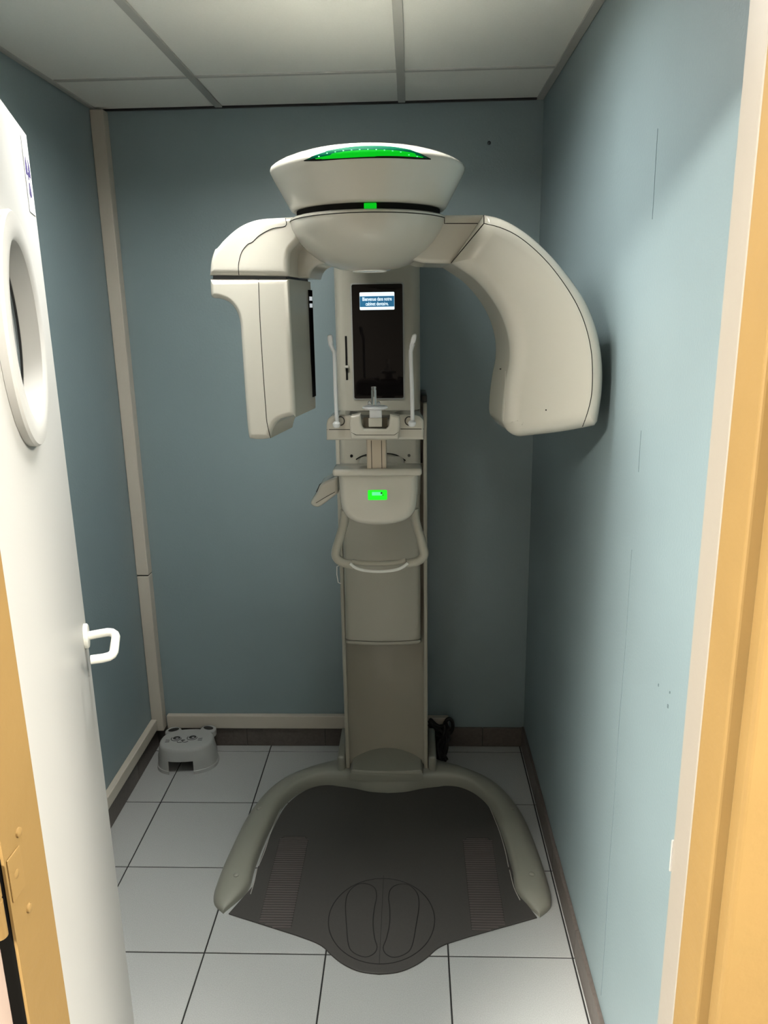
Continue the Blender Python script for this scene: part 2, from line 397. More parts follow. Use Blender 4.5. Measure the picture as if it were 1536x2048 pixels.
# hall shell behind the photographer
HZ = 2.5
struct('floor_hall', MB().box(-2.8, 2.2, -2.6, .799, -.06, -.001), HALLF, 'floor of the hall in front of the doorway')
struct('wall_hall_left', MB().box(-2.9, -2.8, -2.6, .735, -.05, HZ), HALLW, 'hall wall')
struct('wall_hall_right', MB().box(2.2, 2.3, -2.6, .735, -.05, HZ), HALLW, 'hall wall')
struct('wall_hall_back', MB().box(-2.9, 2.3, -2.7, -2.6, -.05, HZ), HALLW, 'hall wall')
struct('wall_hall_front', MB().box(-2.9, JXL-.2, .735, .775, -.05, HZ).box(JXR+.13, 2.3, .735, .80, -.05, HZ).box(JXL-.2, JXR+.13, .735, .80, LZ+.08, HZ), HALLW, 'hall wall around the doorway')
struct('ceiling_hall', MB().box(-2.9, 2.3, -2.7, .80, HZ, HZ+.1), mat('hall_ceiling_board', (.30, .29, .27), .9), 'hall ceiling')
for hx, hy, hr, hm, hlab in ((-1.4, -.6, .3, LAMPL, 'square ceiling light panel at the left end of the hall'), (1.6, .1, .3, FILLR, 'added unseen light panel at the right end of the hall, brightening the door'), (.25, .50, .12, FILLM, 'added unseen light panel right in front of the doorway, brightening the floor')):
    hl = empty('hall_light_or_fill_panel', (hx, hy, HZ-.005), hlab, 'ceiling light', 'ceiling lights and added fills of the hall')  # right and middle panels are added fills, only the left is a hall lamp
    obj('diffuser', MB().box(hx-hr, hx+hr, hy-hr, hy+hr, HZ-.015, HZ-.008), hm, hl)
    obj('panel_frame', MB().box(hx-hr-.02, hx+hr+.02, hy-hr-.02, hy+hr+.02, HZ-.0075, HZ-.0005), WHITEP, hl)

# ---- open door
DH = Vector((-.212, .80, 0)); DD = (Vector((-.4345, 1.487, 0))-DH).normalized(); DN = Vector((DD.y, -DD.x, 0)); DL = .735
def dp(s, n, z): return DH + DD*s + DN*n + Vector((0,0,z))
DM = Matrix((DD, DN, Vector((0,0,1)))).transposed().to_4x4(); DM.translation = DH
mb = MB()
# leaf with a round opening: front ring face by quads between circle and rectangle
PS, PZ, PR = .372, 1.666, .131
def rect_pt(a, n):
    c, s_ = math.cos(a), math.sin(a); x0, x1, z0, z1 = .002-PS, DL-PS, .008-PZ, 2.008-PZ
    ts = []
    if c > 1e-9: ts.append(x1/c)
    if c < -1e-9: ts.append(x0/c)
    if s_ > 1e-9: ts.append(z1/s_)
    if s_ < -1e-9: ts.append(z0/s_)
    t = min(ts); return dp(PS+c*t, n, PZ+s_*t)
angs = sorted([k*2*math.pi/64 for k in range(64)] + [math.atan2(z-PZ, x-PS) % (2*math.pi) for x in (.002, DL) for z in (.008, 2.008)])
N_ = len(angs)
r1 = [rect_pt(a, 0) for a in angs]; r0 = [dp(PS+PR*math.cos(a), 0, PZ+PR*math.sin(a)) for a in angs]
r2 = [dp(PS+PR*math.cos(a), -.04, PZ+PR*math.sin(a)) for a in angs]; r3 = [rect_pt(a, -.04) for a in angs]
mb.loft([r1, r0, r2, r3, r1], False, False)
door = struct('door_1', mb, DOORW, 'white door standing open on the left with round porthole')
mb = MB(); ring = []
for prof in ((.170, .0005), (.171, .011), (.168, .015), (.155, .0165), (.135, .016), (.129, .012), (.1275, -.02), (.1295, -.039), (.1325, -.039), (.1325, .0005)):
    ring.append([dp(PS+prof[0]*math.cos(a), prof[1], PZ+prof[0]*math.sin(a)) for a in [k*2*math.pi/72 for k in range(72)]])
ring.append(ring[0]); mb.loft(ring, False, False)
obj('porthole_ring', mb, DOORW, door, True)
mb = MB(); mb.loft([[dp(PS+0.127*math.cos(a), y, PZ+0.127*math.sin(a)) for a in [k*2*math.pi/48 for k in range(48)]] for y in (-.026, -.020)]); obj('porthole_pane', mb, mat('pane_glass', (.16, .19, .20), .06, spec=.5), door)
mb = MB(); seal = []
for q, y in ((.1272, -.0195), (.1272, -.0165), (.1232, -.0165), (.1232, -.0195)): seal.append([dp(PS+q*math.cos(a), y, PZ+q*math.sin(a)) for a in [k*2*math.pi/48 for k in range(48)]])
seal.append(seal[0]); mb.loft(seal, False, False); obj('porthole_seal', mb, BLACKP, door, True)
# warning sign on the door
sg = obj('warning_sign', MB().rbox(.655, .722, .0004, .0014, 1.868, 1.992, .0003, 1, DM), PAPER, door, label='small white warning sign with a dark purple three-bladed radiation mark')
cs, cz = .687, 1.931
for k in range(3):
    a0 = math.radians(30+120*k); mb = MB(); pts = []
    arc = [a0-math.radians(30)+math.radians(60)*q/8 for q in range(9)]
    pts = [(cs+.008*math.cos(a), cz+.012*math.sin(a)) for a in arc] + [(cs+.027*math.cos(a), cz+.036*math.sin(a)) for a in reversed(arc)]
    mb.loft([[dp(x, .0014, z) for x, z in pts], [dp(x, .0019, z) for x, z in pts]]); obj('radiation_blade', mb, PURPLE, sg)
pts = [(cs+.005*math.cos(k*math.pi/6), cz+.007*math.sin(k*math.pi/6)) for k in range(12)]
obj('radiation_centre', MB().loft([[dp(x, .0014, z) for x, z in pts], [dp(x, .0019, z) for x, z in pts]]), PURPLE, sg)
for z in (1.881, 1.886, 1.978): obj('sign_rule', MB().rbox(.664, .713, .0014, .0017, z, z+.0016, .0001, 1, DM), mat('sign_grey', (.25, .26, .28), .6), sg)
# lever handle
hz = 1.045; hs = .690
hd = obj('door_handle', MB().tube([dp(hs, .004, hz), dp(hs, .030, hz+.002), dp(hs, .046, hz+.003), dp(hs-.003, .055, hz+.002), dp(hs-.010, .0605, hz), dp(hs-.022, .063, hz-.001), dp(hs-.060, .063, hz-.001),
          dp(hs-.098, .063, hz-.001), dp(hs-.110, .0605, hz-.001), dp(hs-.118, .055, hz-.001), dp(hs-.122, .044, hz-.001), dp(hs-.122, .022, hz-.001), dp(hs-.122, .0215, hz-.001)], [.0088]*12+[.0075], 14), HANDLE, door, True, label='white nylon lever handle bent back towards the door')
mb = MB(); rr = [(.026, .0004), (.026, .006), (.0235, .0085), (.010, .009)]
mb.loft([[dp(hs+q*math.cos(a), y, hz+q*math.sin(a)) for a in [k*2*math.pi/32 for k in range(32)]] for q, y in rr]); obj('rosette', mb, HANDLE, hd, True)

# ================================================================== THE X-RAY MACHINE
CXM = .157
X = empty('dental_xray_machine', (CXM, 2.55, 0), 'ivory panoramic dental x-ray machine with green lights standing against the back wall', 'xray machine')

# ---- base: U-shaped foot, built from matching left and right outlines
outR = [(1085,1832,0),(1107,1802,.012),(1099,1755,.02),(1082,1695,.03),(1053,1628,.035),(1020,1580,.04),(985,1550,.045),(930,1526,.05),(885,1514,.05)]
outL = [(452,1832,0),(431,1802,.012),(441,1755,.02),(465,1695,.03),(496,1628,.035),(530,1583,.04),(572,1550,.045),(630,1524,.05),(672,1514,.05)]
inR = [(1083,1829,0),(1042,1788,0),(1030,1742,0),(1011,1685,0),(985,1625,0),(957,1594,0),(925,1577,0),(895,1572,0),(850,1577,0)]
inL = [(454,1829,0),(503,1785,0),(515,1742,0),(534,1685,0),(561,1625,0),(586,1597,0),(616,1580,0),(650,1574,0),(700,1578,0)]
def avg(a, b):
    out = []
    for (u1, v1, z1), (u2, v2, z2) in zip(a, b):
        p = atz(u1, v1, z1); q = atz(u2, v2, z2); out.append((((p.x-CXM)+(CXM-q.x))/2, (p.y+q.y)/2))
    return out
O2 = avg(outR, outL); I2 = avg(inR, inL)
O2 += [(.12, 2.66), (0, 2.66)]; I2 += [(.07, I2[-1][1]-.022), (0, I2[-1][1]-.030)]
O2d = catmull(O2, 5, False); I2d = catmull(I2, 5, False)
Hh = [.012, .030, .038, .042, .045, .048, .052, .056, .064, .066, .066]
Hd = [q[1] for q in catmull([(i, h) for i, h in enumerate(Hh)], 5, False)]
mb = MB(); rings = []
def sect(o, i, h, sgn):
    o = Vector((CXM+sgn*o[0], o[1], 0)); i = Vector((CXM+sgn*i[0], i[1], 0)); R_ = []
    for t, z in ((0, 0), (0, .30), (.05, .55), (.14, .78), (.28, .93), (.45, 1.0), (.62, .99), (.78, .95), (.88, .88), (.95, .72), (.985, .4), (1, 0)):
        p = o.lerp(i, t); p.z = z*h; R_.append(p)
    return R_
seq = [(o, i, h, 1) for o, i, h in zip(O2d, I2d, Hd)] + [(o, i, h, -1) for o, i, h in list(zip(O2d, I2d, Hd))[-2::-1]]
mb.loft([sect(*q) for q in seq])
base = obj('base', mb, BASEM, X, True, label='grey U-shaped floor base with two curved legs'); base_b = mb.bvh()
for u, v in ((1064,1748), (472,1750), (1024,1617), (518,1617), (935,1528), (617,1528)):
    p = hitpx(u, v, [base_b])
    if p: 
        mb = MB(); mb.lathe(p.x, p.y, [(.0085, p.z-.006), (.0085, p.z+.0012), (.006, p.z+.003), (.001, p.z+.0035)], 20); obj('screw_cap', mb, BASEM, base, True)
# cradle around the column foot
mb = MB()
mb.rbox(CXM-.182, CXM-.1535, 2.49, 2.70, .02, .115, .010, 3).rbox(CXM+.1535, CXM+.182, 2.49, 2.70, .02, .115, .010, 3).rbox(CXM-.18, CXM+.18, 2.60, 2.70, .01, .09, .01, 2)
obj('column_cradle', mb, BASEM, base, True)
# D-shaped foot cover
mb = MB(); prof = []
for q, z in ((1.0, .045), (1.0, .066), (.985, .072), (.97, .073), (.965, .080), (.93, .0845), (.80, .0855)):
    ring = []
    cy0, w2, dep, frd = 2.525, .133, .085, .072
    for k in range(25):
        a = math.pi*k/24; ring.append((CXM-w2*math.cos(a)*q, cy0+dep*math.sin(a)*q, z+.010*math.sin(a)))
    for k in range(9):
        t = k/8; x = w2*(1-2*t); ring.append((CXM+x*q, cy0-(frd+.012*(1-(2*t-1)**2))*q, z))
    prof.append(ring)
mb.loft(prof); obj('foot_cover', mb, BASEM, base, True)

# ---- fixed column: two rails and a concave back panel
CL, CR = .006, .308
column = obj('column', MB().box(CL+.012, CR-.012, 2.60, 2.70, .06, 1.40), IVORY2, X)
for x0, x1, zt in ((CL, CL+.014, 1.385), (CR-.014, CR, 1.40)):
    obj('rail', MB().rbox(x0, x1, 2.50, 2.70, .06, zt, .004, 2), IVORY2, column, True)
mb = MB(); R0 = []; R1 = []
for k in range(21):
    t = k/20; x = CL+.014+(CR-CL-.028)*t; y = 2.515+.070*math.sin(math.pi*t)**.8
    R0.append((x, y, .07)); R1.append((x, y, 1.2))
mb.loft([R0, R1], False, False, False); obj('back_panel', mb, mat('column_inner_plastic', (.33, .305, .25), .3), column, True)
obj('rail_cap', MB().rbox(CR-.020, CR+.001, 2.52, 2.70, 1.4005, 1.425, .004, 2), BLACKP, column, True)

# ---- moving carriage
KL, KR = .020, .286
def colsec(y0, y1, xl, xr, r, bow=.0, n=6):
    P = []
    for k in range(n+1):
        a = math.pi/2*k/n; P.append((xl+r-r*math.cos(a), y0+r-r*math.sin(a)))
    if bow:
        for k in range(1, 10):
            t = k/10; P.append((xl+r+(xr-xl-2*r)*t, y0-bow*math.sin(math.pi*t)))
    for k in range(n+1):
        a = math.pi/2*k/n; P.append((xr-r+r*math.sin(a), y0+r-r*math.cos(a)))
    P += [(xr, y1), (xl, y1)]; return P
mb = MB(); sec = colsec(2.455, 2.595, KL, KR, .030)
mb.loft([[(x, y, z) for x, y in sec] for z in (1.384, 2.06)])
upper = obj('upper_column', mb, IVORY2, X, True, label='upper column with dark mirror panel'); upper_b = mb.bvh()
mb = MB(); sec = colsec(2.470, 2.595, KL, KR, .022)
mb.loft([[(x, y, z) for x, y in sec] for z in (1.10, 1.381)])
carr = obj('carriage', mb, IVORY2, X, True, label='lower sliding column cover')
# lower cover bows out and ends in a rolled lip
mb = MB(); rings = []
for z, dy, dx in ((1.10, .0, 0), (.60, .0, 0), (.588, .0, 0), (.5875, .003, .002), (.5855, .003, .002), (.585, -.004, -.002), (.577, -.005, -.003), (.572, -.002, 0), (.570, .006, .006)):
    rings.append([(x, y, z) for x, y in colsec(2.468+dy, 2.510+dy, KL+.002+dx, KR-.002-dx, .018, .012)])
mb.loft(rings); obj('lower_cover', mb, IVORY2, carr, True, sharp=50)
obj('column_gap', MB().box(KL+.004, KR-.004, 2.480, 2.59, 1.379, 1.386), SHADOWGAP, carr)
# little cable loop at the left side of the cover
p = at(675, 1133, 2.50); q = at(677, 1165, 2.50)
obj('side_hook', MB().tube([p+Vector((.006,0,.004)), p+Vector((-.002,0,0)), p.lerp(q, .5)+Vector((-.004,0,0)), q+Vector((-.001,0,0)), q+Vector((.008,0,-.004))], .0016, 6), WHITEP, carr, True)

# ---- mirror panel with display
YM = 2.452
def rrect(x0, x1, z0, z1, r, n=5):
    P = []
    for cx_, cz_, a0 in ((x1-r, z1-r, 0), (x0+r, z1-r, 90), (x0+r, z0+r, 180), (x1-r, z0+r, 270)):
        for k in range(n+1):
            a = math.radians(a0+90*k/n); P.append((cx_+r*math.cos(a), cz_+r*math.sin(a)))
    return P
a = at(706, 569, YM); b = at(806, 796, YM); MX0, MX1, MZ0, MZ1 = .076, .2325, b.z, a.z
P = rrect(MX0-.004, MX1+.004, MZ0-.004, MZ1+.004, .007); Q = rrect(MX0, MX1, MZ0, MZ1, .005)
mb = MB(); mb.loft([[(x, 2.458, z) for x, z in P], [(x, YM, z) for x, z in P], [(x, YM-.002, z) for x, z in Q], [(x, YM+.002, z) for x, z in Q]], False, False)
obj('mirror_frame', mb, mat('frame_grey', (.33, .33, .31), .3), upper, True)
mir = obj('mirror_panel', MB().loft([[(x, YM+.003, z) for x, z in Q], [(x, YM-.0005, z) for x, z in Q]]), BLACKG, upper, label='dark glass mirror panel with lit display')
a = at(719, 585, YM); b = at(789, 619, YM); sx0, sx1, sz0, sz1 = a.x, b.x, b.z, a.z
sh = sz1-sz0
scr = obj('display', MB().loft([[(x, YM-.0004, z) for x, z in rrect(sx0, sx1, sz0, sz1, .0025)], [(x, YM-.0012, z) for x, z in rrect(sx0, sx1, sz0, sz1, .0025)]]), SCRW, upper, label='lit display reading Bienvenue dans notre cabinet dentaire')
obj('display_band', MB().box(sx0+.0005, sx1-.0005, YM-.0016, YM-.0012, sz0+sh*.17, sz1-sh*.22), SCRB, upper)
def text(body, size, loc, parent, material, name, width=None, rot=(math.pi/2, 0, 0)):
    c = bpy.data.curves.new(name, 'FONT'); c.body = body; c.size = size; c.align_x = 'CENTER'; c.extrude = .0001; c.offset = .00022
    o = bpy.data.objects.new('tmp', c); COL.objects.link(o); bpy.context.view_layer.update()
    dg = bpy.context.evaluated_depsgraph_get(); me = bpy.data.meshes.new_from_object(o.evaluated_get(dg)); bpy.data.objects.remove(o)
    xsz = max(v.co.x for v in me.vertices)-min(v.co.x for v in me.vertices)
    k = (width/xsz) if width else 1
    me.transform(Matrix.Translation(Vector(loc)-OFF[parent.name]) @ Matrix.Rotation(rot[0], 4, 'X') @ Matrix.Diagonal((k, 1, 1, 1)))
    me.materials.clear(); me.materials.append(material); o = bpy.data.objects.new(name, me); COL.objects.link(o); o.parent = parent; OFF[o.name] = OFF[parent.name]
    return o
text('Bienvenue dans notre', .0155, ((sx0+sx1)/2, YM-.0019, sz0+sh*.52), upper, SCRW, 'display_text', (sx1-sx0)*.84)
text('cabinet dentaire.', .0155, ((sx0+sx1)/2, YM-.0019, sz0+sh*.25), upper, SCRW, 'display_text', (sx1-sx0)*.66)
# slot with slider left of the mirror
a = at(691, 672, 2.456); b = at(695, 760, 2.456)
obj('slider_slot', MB().box(a.x-.002, a.x+.0045, 2.4535, 2.458, b.z, a.z), SHADOWGAP, upper)
kz = at(692, 733, 2.456).z
mb = MB(); mb.rbox(a.x-.005, a.x+.0085, 2.440, 2.4545, kz-.004, kz+.004, .002, 2); obj('slider_knob', mb, IVORY, upper, True)

# ---- overhead beam, cap, rotor bowl
AX, AY = .1655, 1.81
K = AY/1.87
mb = MB(); mb.rbox(KL+.002, KR-.002, AY, 2.58, 1.93, 2.035, .02, 4); obj('overhead_beam', mb, IVORY, X, True)
def zz(v, Y): return at(745, v, Y).z
zb = zz(423, AY)-.002; zt = zz(347, AY)+.001
prof = [(.0, zb+.004), (.150, zb+.004), (.160, zb), (.1665, zb+.001), (.172, zb+.006), (.176, zb+.014), (.2045, zt-.016), (.2105, zt-.004), (.2120, zt+.001), (.2105, zt+.006), (.205, zt+.0105), (.194, zt+.0165), (.175, zt+.0240), (.15, zt+.0315), (.115, zt+.0385), (.07, zt+.0435), (0, zt+.046)]
mb = MB(); mb.lathe(AX, AY, prof, 96); cap = obj('head_cap', mb, IVORY, X, True, sharp=60, label='round ivory head with a green crescent light'); cap_b = mb.bvh()
patch('light_recess', [(608,320.5),(640,308),(690,297),(740,293.5),(790,296),(830,304),(861,317)], [(609,322),(640,321.5),(690,318),(740,316),(790,316),(830,318),(861,319)], [cap_b], cap, SHADOWGAP, .0014, 60, 10)
patch('crescent_glass', [(616,318),(650,305.5),(695,297.5),(740,294.5),(785,296.5),(825,303.5),(852,315)], [(616,319),(650,312),(695,305),(740,302),(785,303),(825,308),(852,316)], [cap_b], cap, GREEND, .0030, 60, 10)
patch('crescent_light', [(632,316),(655,311),(695,304.5),(740,301.5),(785,302.5),(822,307.5),(844,314)], [(634,317.5),(655,316.5),(700,314),(740,312),(785,311.5),(822,313),(844,315)], [cap_b], cap, GREEN, .0042, 60, 10)
for k in range(13):
    t = k/12; u = 640+(832-640)*t; v = 301.5+11*(2*t-1)**2
    p = hitpx(u, v, [cap_b], .0048)
    if p: mb = MB(); mb.rbox(p.x-.0014, p.x+.0014, p.y-.001, p.y+.001, p.z-.0007, p.z+.0007, .0003, 1); obj('led_dot', mb, GREENL, cap)
zr = zz(438, AY)+.004
mb = MB(); mb.lathe(AX, AY, [(0, zr-.01), (.158, zr-.01), (.158, zb+.006), (0, zb+.006)], 72); obj('turning_gap', mb, SHADOWGAP, cap, True)
yb = AY-.158; pl = at(728, 412, yb-.001); pr = at(753, 412, yb-.001)
obj('head_status_light', MB().rbox(pl.x, pr.x, yb-.004, yb+.004, zz(418, yb), zz(406, yb), .0015, 2), GREEN, cap)
Kb = .965
prof = [(0, zr-.002), (.150, zr-.002), (.168, zr-.003), (.1735, zr-.006), (.1735, zr-.012), (.170, zr-.026), (.162, zr-.042), (.150, zr-.058), (.134, zr-.074), (.114, zr-.089), (.092, zr-.101), (.066, zr-.110), (.036, zr-.1145), (0, zr-.116)]
mb = MB(); mb.lathe(AX, AY, prof, 96); bowl = obj('rotor_bowl', mb, IVORY, X, True, sharp=60, label='ivory bowl under the head carrying both arms'); bowl_b = mb.bvh()
mb = MB(); mb.tube([(AX+.1738*math.cos(a), AY+.1738*math.sin(a), zr-.0105) for a in [k*2*math.pi/96 for k in range(96)]], .0009, 6, True); obj('joint_line', mb, SHADOWGAP, bowl, True)
mb = MB(); mb.tube([(AX+.037*math.cos(a), AY+.037*math.sin(a), zr-.1148) for a in [k*2*math.pi/40 for k in range(40)]], .0016, 6, True); obj('bottom_ring', mb, WHITEP, bowl, True)

# ---- arms hang on a plane turned slightly so that the tube side comes forward
TH = math.radians(8.0); E1 = Vector((math.cos(TH), -math.sin(TH), 0)); NR = Vector((math.sin(TH), math.cos(TH), 0))
def onplane(u, v, y0):                       # hit the arm plane (through (AX, y0)) along the pixel ray
    d = ray(u, v); o = Vector((AX, y0, 0)); t = (o-CAM).dot(NR)/d.dot(NR); return CAM+d*t
def arm(name, pts, y0, depth, r, parent=X, material=IVORY, rb=None, sub=5, label=None, seg=5, nv=None):
    P = [onplane(u, v, y0) for u, v in catmull(pts, sub)]
    mb = MB(); pillow(mb, P, E1, nv or NR, depth, r, rb, seg); o = obj(name, mb, material, parent, True, True, label, 50)
    return o, mb.bvh()
# tube arm on the right
tube_pts = [(968,430,1),(1000,438),(1035,456),(1072,484),(1108,520),(1141,561),(1167,600),(1186,643),(1198,690),(1203,740),(1201,790),(1193,842,1),(1186,851,1),(1120,863),(1060,870),(1036,872),(1020,866),(1008,852),(1003,836),
            (1006,790),(1012,752),(1017,728),(1018,695),(1012,660),(998,624),(975,588),(945,556),(902,527,1)]
tarm, tarm_b = arm('tube_housing', tube_pts, 1.765, .235, .036, label='curved ivory x-ray tube housing close to the right wall', seg=8, nv=Vector((-.07, 1, 0)))
brk, brk_b = arm('tube_bracket', [(830,431,1),(966.5,430,1),(966.5,449,1),(901,528,1),(845,526,1),(800,515,1)], 1.792, .17, .010, nv=Vector((-.07, 1, 0)))
seam('shell_seam', [(968,447),(1000,455),(1032,470),(1065,495),(1098,528),(1130,570),(1155,612),(1172,655),(1182,700),(1185,745),(1183,790),(1175,825),(1165,853)], [tarm_b], tarm)
seam('bracket_seam', [(968,431),(968,447),(935,487),(903,526)], [tarm_b, brk_b], tarm, .0013, False)
seam('bracket_line', [(889,430),(889,447),(966,447)], [brk_b], brk, .0009, False)
p = hitpx(1092, 820, [tarm_b]); mb = MB(); mb.rbox(p.x-.0014, p.x+.0014, p.y-.001, p.y+.002, p.z-.0014, p.z+.0014, .0005, 1); obj('pin_hole', mb, SHADOWGAP, tarm)
seam('window_seam', [(1011,742),(1010,790),(1007,842)], [tarm_b], tarm, .0008, False, mat('seam_pale', (.55, .53, .46), .4))
p = hitpx(1002, 738, [tarm_b])
if p: obj('window_clip', MB().rbox(p.x-.003, p.x+.003, p.y-.003, p.y+.003, p.z-.001, p.z+.001, .0004, 1), SHADOWGAP, tarm)
# detector arm on the left
det_top = [(592,434,1),(560,436),(530,438),(505,443),(478,456),(452,478),(436,496),(431,500),(424,522),(421,551,1),(580,553,1),(580,520),(584,502),(596,488),(604,476),(606,458,1)]
darm, darm_b = arm('detector_arm', det_top, 1.765, .20, .013, label='rounded ivory upper part of the detector arm')
str_pts = [(590,440,1),(690,440,1),(690,527,1),(655,527),(636,531),(625,541),(619,556,1),(585,556,1)]
sarm, sarm_b = arm('detector_bracket', str_pts, 1.84, .125, .010)
dgap, _ = arm('turning_gap', [(426,549,1),(572,549,1),(574,562,1),(426,562,1)], 1.772, .185, .002, material=BLACKP, parent=darm)
det_low = [(422,558,1),(579,558,1),(585,690,1),(592,822),(588,830),(575,834),(563,838),(553,847),(546,860),(542,876,1),(528,878,1),(506,877),(498,868),(492,800),(484,680),(481,645),(474,622),(460,605),(440,597),(428,596),(423,588)]
dlow, dlow_b = arm('detector_housing', det_low, 1.765, .20, .012, label='ivory detector housing hanging from the left arm')
seam('shell_seam', [(517,559),(520,640),(526,740),(531,810),(534,845),(541,876)], [dlow_b], dlow)
seam('shell_seam', [(571,437),(571,452),(545,457),(520,470),(505,484),(495,489),(483,505),(477,530),(478,550)], [darm_b], darm)
# dark sensor strip on the inner face of the detector housing
i0 = onplane(590, 700, 1.765)
def innerp(dn, dz, e): return Vector((i0.x, i0.y, 0)) + NR*dn + E1*e + Vector((0,0,dz))
za = onplane(585, 590, 1.765).z; zb2 = onplane(590, 815, 1.765).z
def inner_strip(name, n0, n1, z0, z1, material, parent, e0=.000, th=.003):
    mb = MB()
    def ex(z):     # the inner face leans slightly
        v = (za-z)/(za-zb2); return onplane(582+v*9.5, 590+225*v, 1.765).xy - i0.xy
    rings = []
    for z in (z0, z1):
        dxy = Vector((*ex(z), 0)); 
        rings.append([innerp(n0, z, e0)+dxy, innerp(n1, z, e0)+dxy, innerp(n1, z, e0+th)+dxy, innerp(n0, z, e0+th)+dxy])
    mb.loft(rings); return obj(name, mb, material, parent)
sp = inner_strip('sensor_panel', .150, .182, zb2+.008, za+.015, BLACKG, dlow, -.0015, .0025)
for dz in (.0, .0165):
    inner_strip('reflection_patch', .152, .176, za-.010-dz, za-.0005-dz, mat('reflection_white', (.7, .72, .74), .3, emit=(.8, .85, .9), estr=.45), sp, .0010, .0006)  # glowing squares stand in for a bright reflection in the dark glass

# ---- chin rest
YC = 1.87
def px(u, v, Y): return at(u, v, Y)
def xbox(u0, u1, v0, v1, Y0, Y1, r, mb=None):
    a = at(u0, v1, Y0); b = at(u1, v0, Y0); mb = mb or MB(); return mb.rbox(a.x, b.x, Y0, Y1, a.z, b.z, r, 3)
mb = MB()
bodyP = [(653,848,1),(653,880,1),(848,879,1),(848,846),(844,837),(832,830),(800,829),(780,838,1),(722,838,1),(700,830),(670,830),(657,837)]
P = [at(u, v, YC+.02) for u, v in catmull(bodyP, 4)]
pillow(mb, P, (1,0,0), (0,1,0), .10, .008, .012)
chin_b1 = mb.bvh()
ch = obj('chin_rest', mb, IVORY, X, True, True, 'ivory chin rest tray with two white rods and a bite piece', 50)
mb = MB()
frontP = [(703,878,1),(797,878,1),(800,850),(799,832,1),(780,828,1),(777,850),(772,857,1),(729,857,1),(724,850),(721,828,1),(702,832,1),(700,850)]
P = [at(u, v, YC-.005) for u, v in catmull(frontP, 4)]
pillow(mb, P, (1,0,0), (0,1,0), .04, .006, .004); chin_b2 = mb.bvh()
obj('chin_tray_front', mb, IVORY, ch, True, True, None, 50)
obj('bite_recess', MB().box(at(727,850,YC+.012).x, at(775,850,YC+.012).x, YC+.008, YC+.022, at(750,858,YC).z, at(750,836,YC).z), mat('recess_brown', (.10, .085, .06), .6), ch)
seam('tray_seam', [(654,859),(700,859)], [chin_b1, chin_b2], ch, .0008, False)
seam('tray_seam', [(801,858),(847,858)], [chin_b1, chin_b2], ch, .0008, False)
seam('tray_seam', [(703,865),(712,870),(789,870),(797,864)], [chin_b1, chin_b2], ch, .0006, False)
# bite block
bb = obj('bite_holder', xbox(737, 764, 836, 854, YC-.008, YC+.02, .002), IVORY, ch, True)
xbox(739, 763, 815, 838, YC-.004, YC+.016, .002, mbx := MB()); obj('bite_stem', mbx, FROST, bb, True)
c = at(750, 813, YC+.006); mb = MB(); mb.lathe(c.x, c.y, [(.0, c.z-.006), (.026, c.z-.006), (.031, c.z-.004), (.0315, c.z-.001), (.029, c.z+.001), (0, c.z+.001)], 36)
obj('bite_disc', mb, FROST, bb, True)
c0 = at(748, 809, YC+.006); c1 = at(748, 773, YC+.006); mb = MB(); mb.lathe(c0.x, c0.y, [(0, c0.z-.002), (.0065, c0.z-.002), (.0062, c1.z-.008), (.0055, c1.z-.0075), (.0055, c1.z-.005), (.0063, c1.z-.004), (.0063, c1.z-.001), (.005, c1.z), (0, c1.z)], 20)
obj('bite_peg', mb, CLEAR, bb, True)
for u in (739, 757):
    c = at(u, 804, YC); mb = MB(); mb.lathe(c.x, c.y, [(0, c.z-.006), (.0045, c.z-.006), (.004, c.z), (.002, c.z+.0025), (0, c.z+.003)], 12); obj('bite_knob', mb, CLEAR, bb, True)
# temple rods
for side in (0, 1):
    if side == 0: base_px, path_px, ring_px, pad = (673,849), [(674,846),(671,780),(669,712),(665,698),(661,689)], (681,842), [(655,672),(664,671),(666,690),(661,694),(657,690)]
    else: base_px, path_px, ring_px, pad = (824,847), [(825,843),(824,780),(821.5,712),(822.5,699),(826,688)], (818,842), [(825,670),(833,669),(831,684),(824,692),(819,695),(820,687)]
    yk = YC-.002
    mb = MB(); c = at(*ring_px, YC+.0105); mb.tube([(c.x+.0095*math.cos(a), YC+.0105, c.z+.0105*math.sin(a)) for a in [k*2*math.pi/28 for k in range(28)]], .0013, 6, True)
    rod = obj('temple_rod', MB().tube([at(u, v, yk) for u, v in catmull(path_px, 6, False)], .0048, 10), FROST, ch, True, label='slim frosted upright rod')
    obj('rod_collar', mb, BLACKP, rod, True)
    c = at(*base_px, yk-.002); mb = MB(); mb.lathe(c.x, c.y, [(0, c.z-.008), (.006, c.z-.0075), (.0095, c.z-.002), (.0095, c.z+.003), (.006, c.z+.007), (0, c.z+.0075)], 18); obj('rod_knob', mb, FROST, rod, True)
    mb = MB(); pillow(mb, [at(u, v, yk) for u, v in catmull(pad, 4)], (1,0,0), (0,1,0), .012, .003, .003, 3); obj('rod_pad', mb, FROST, rod, True, True, None, 50)

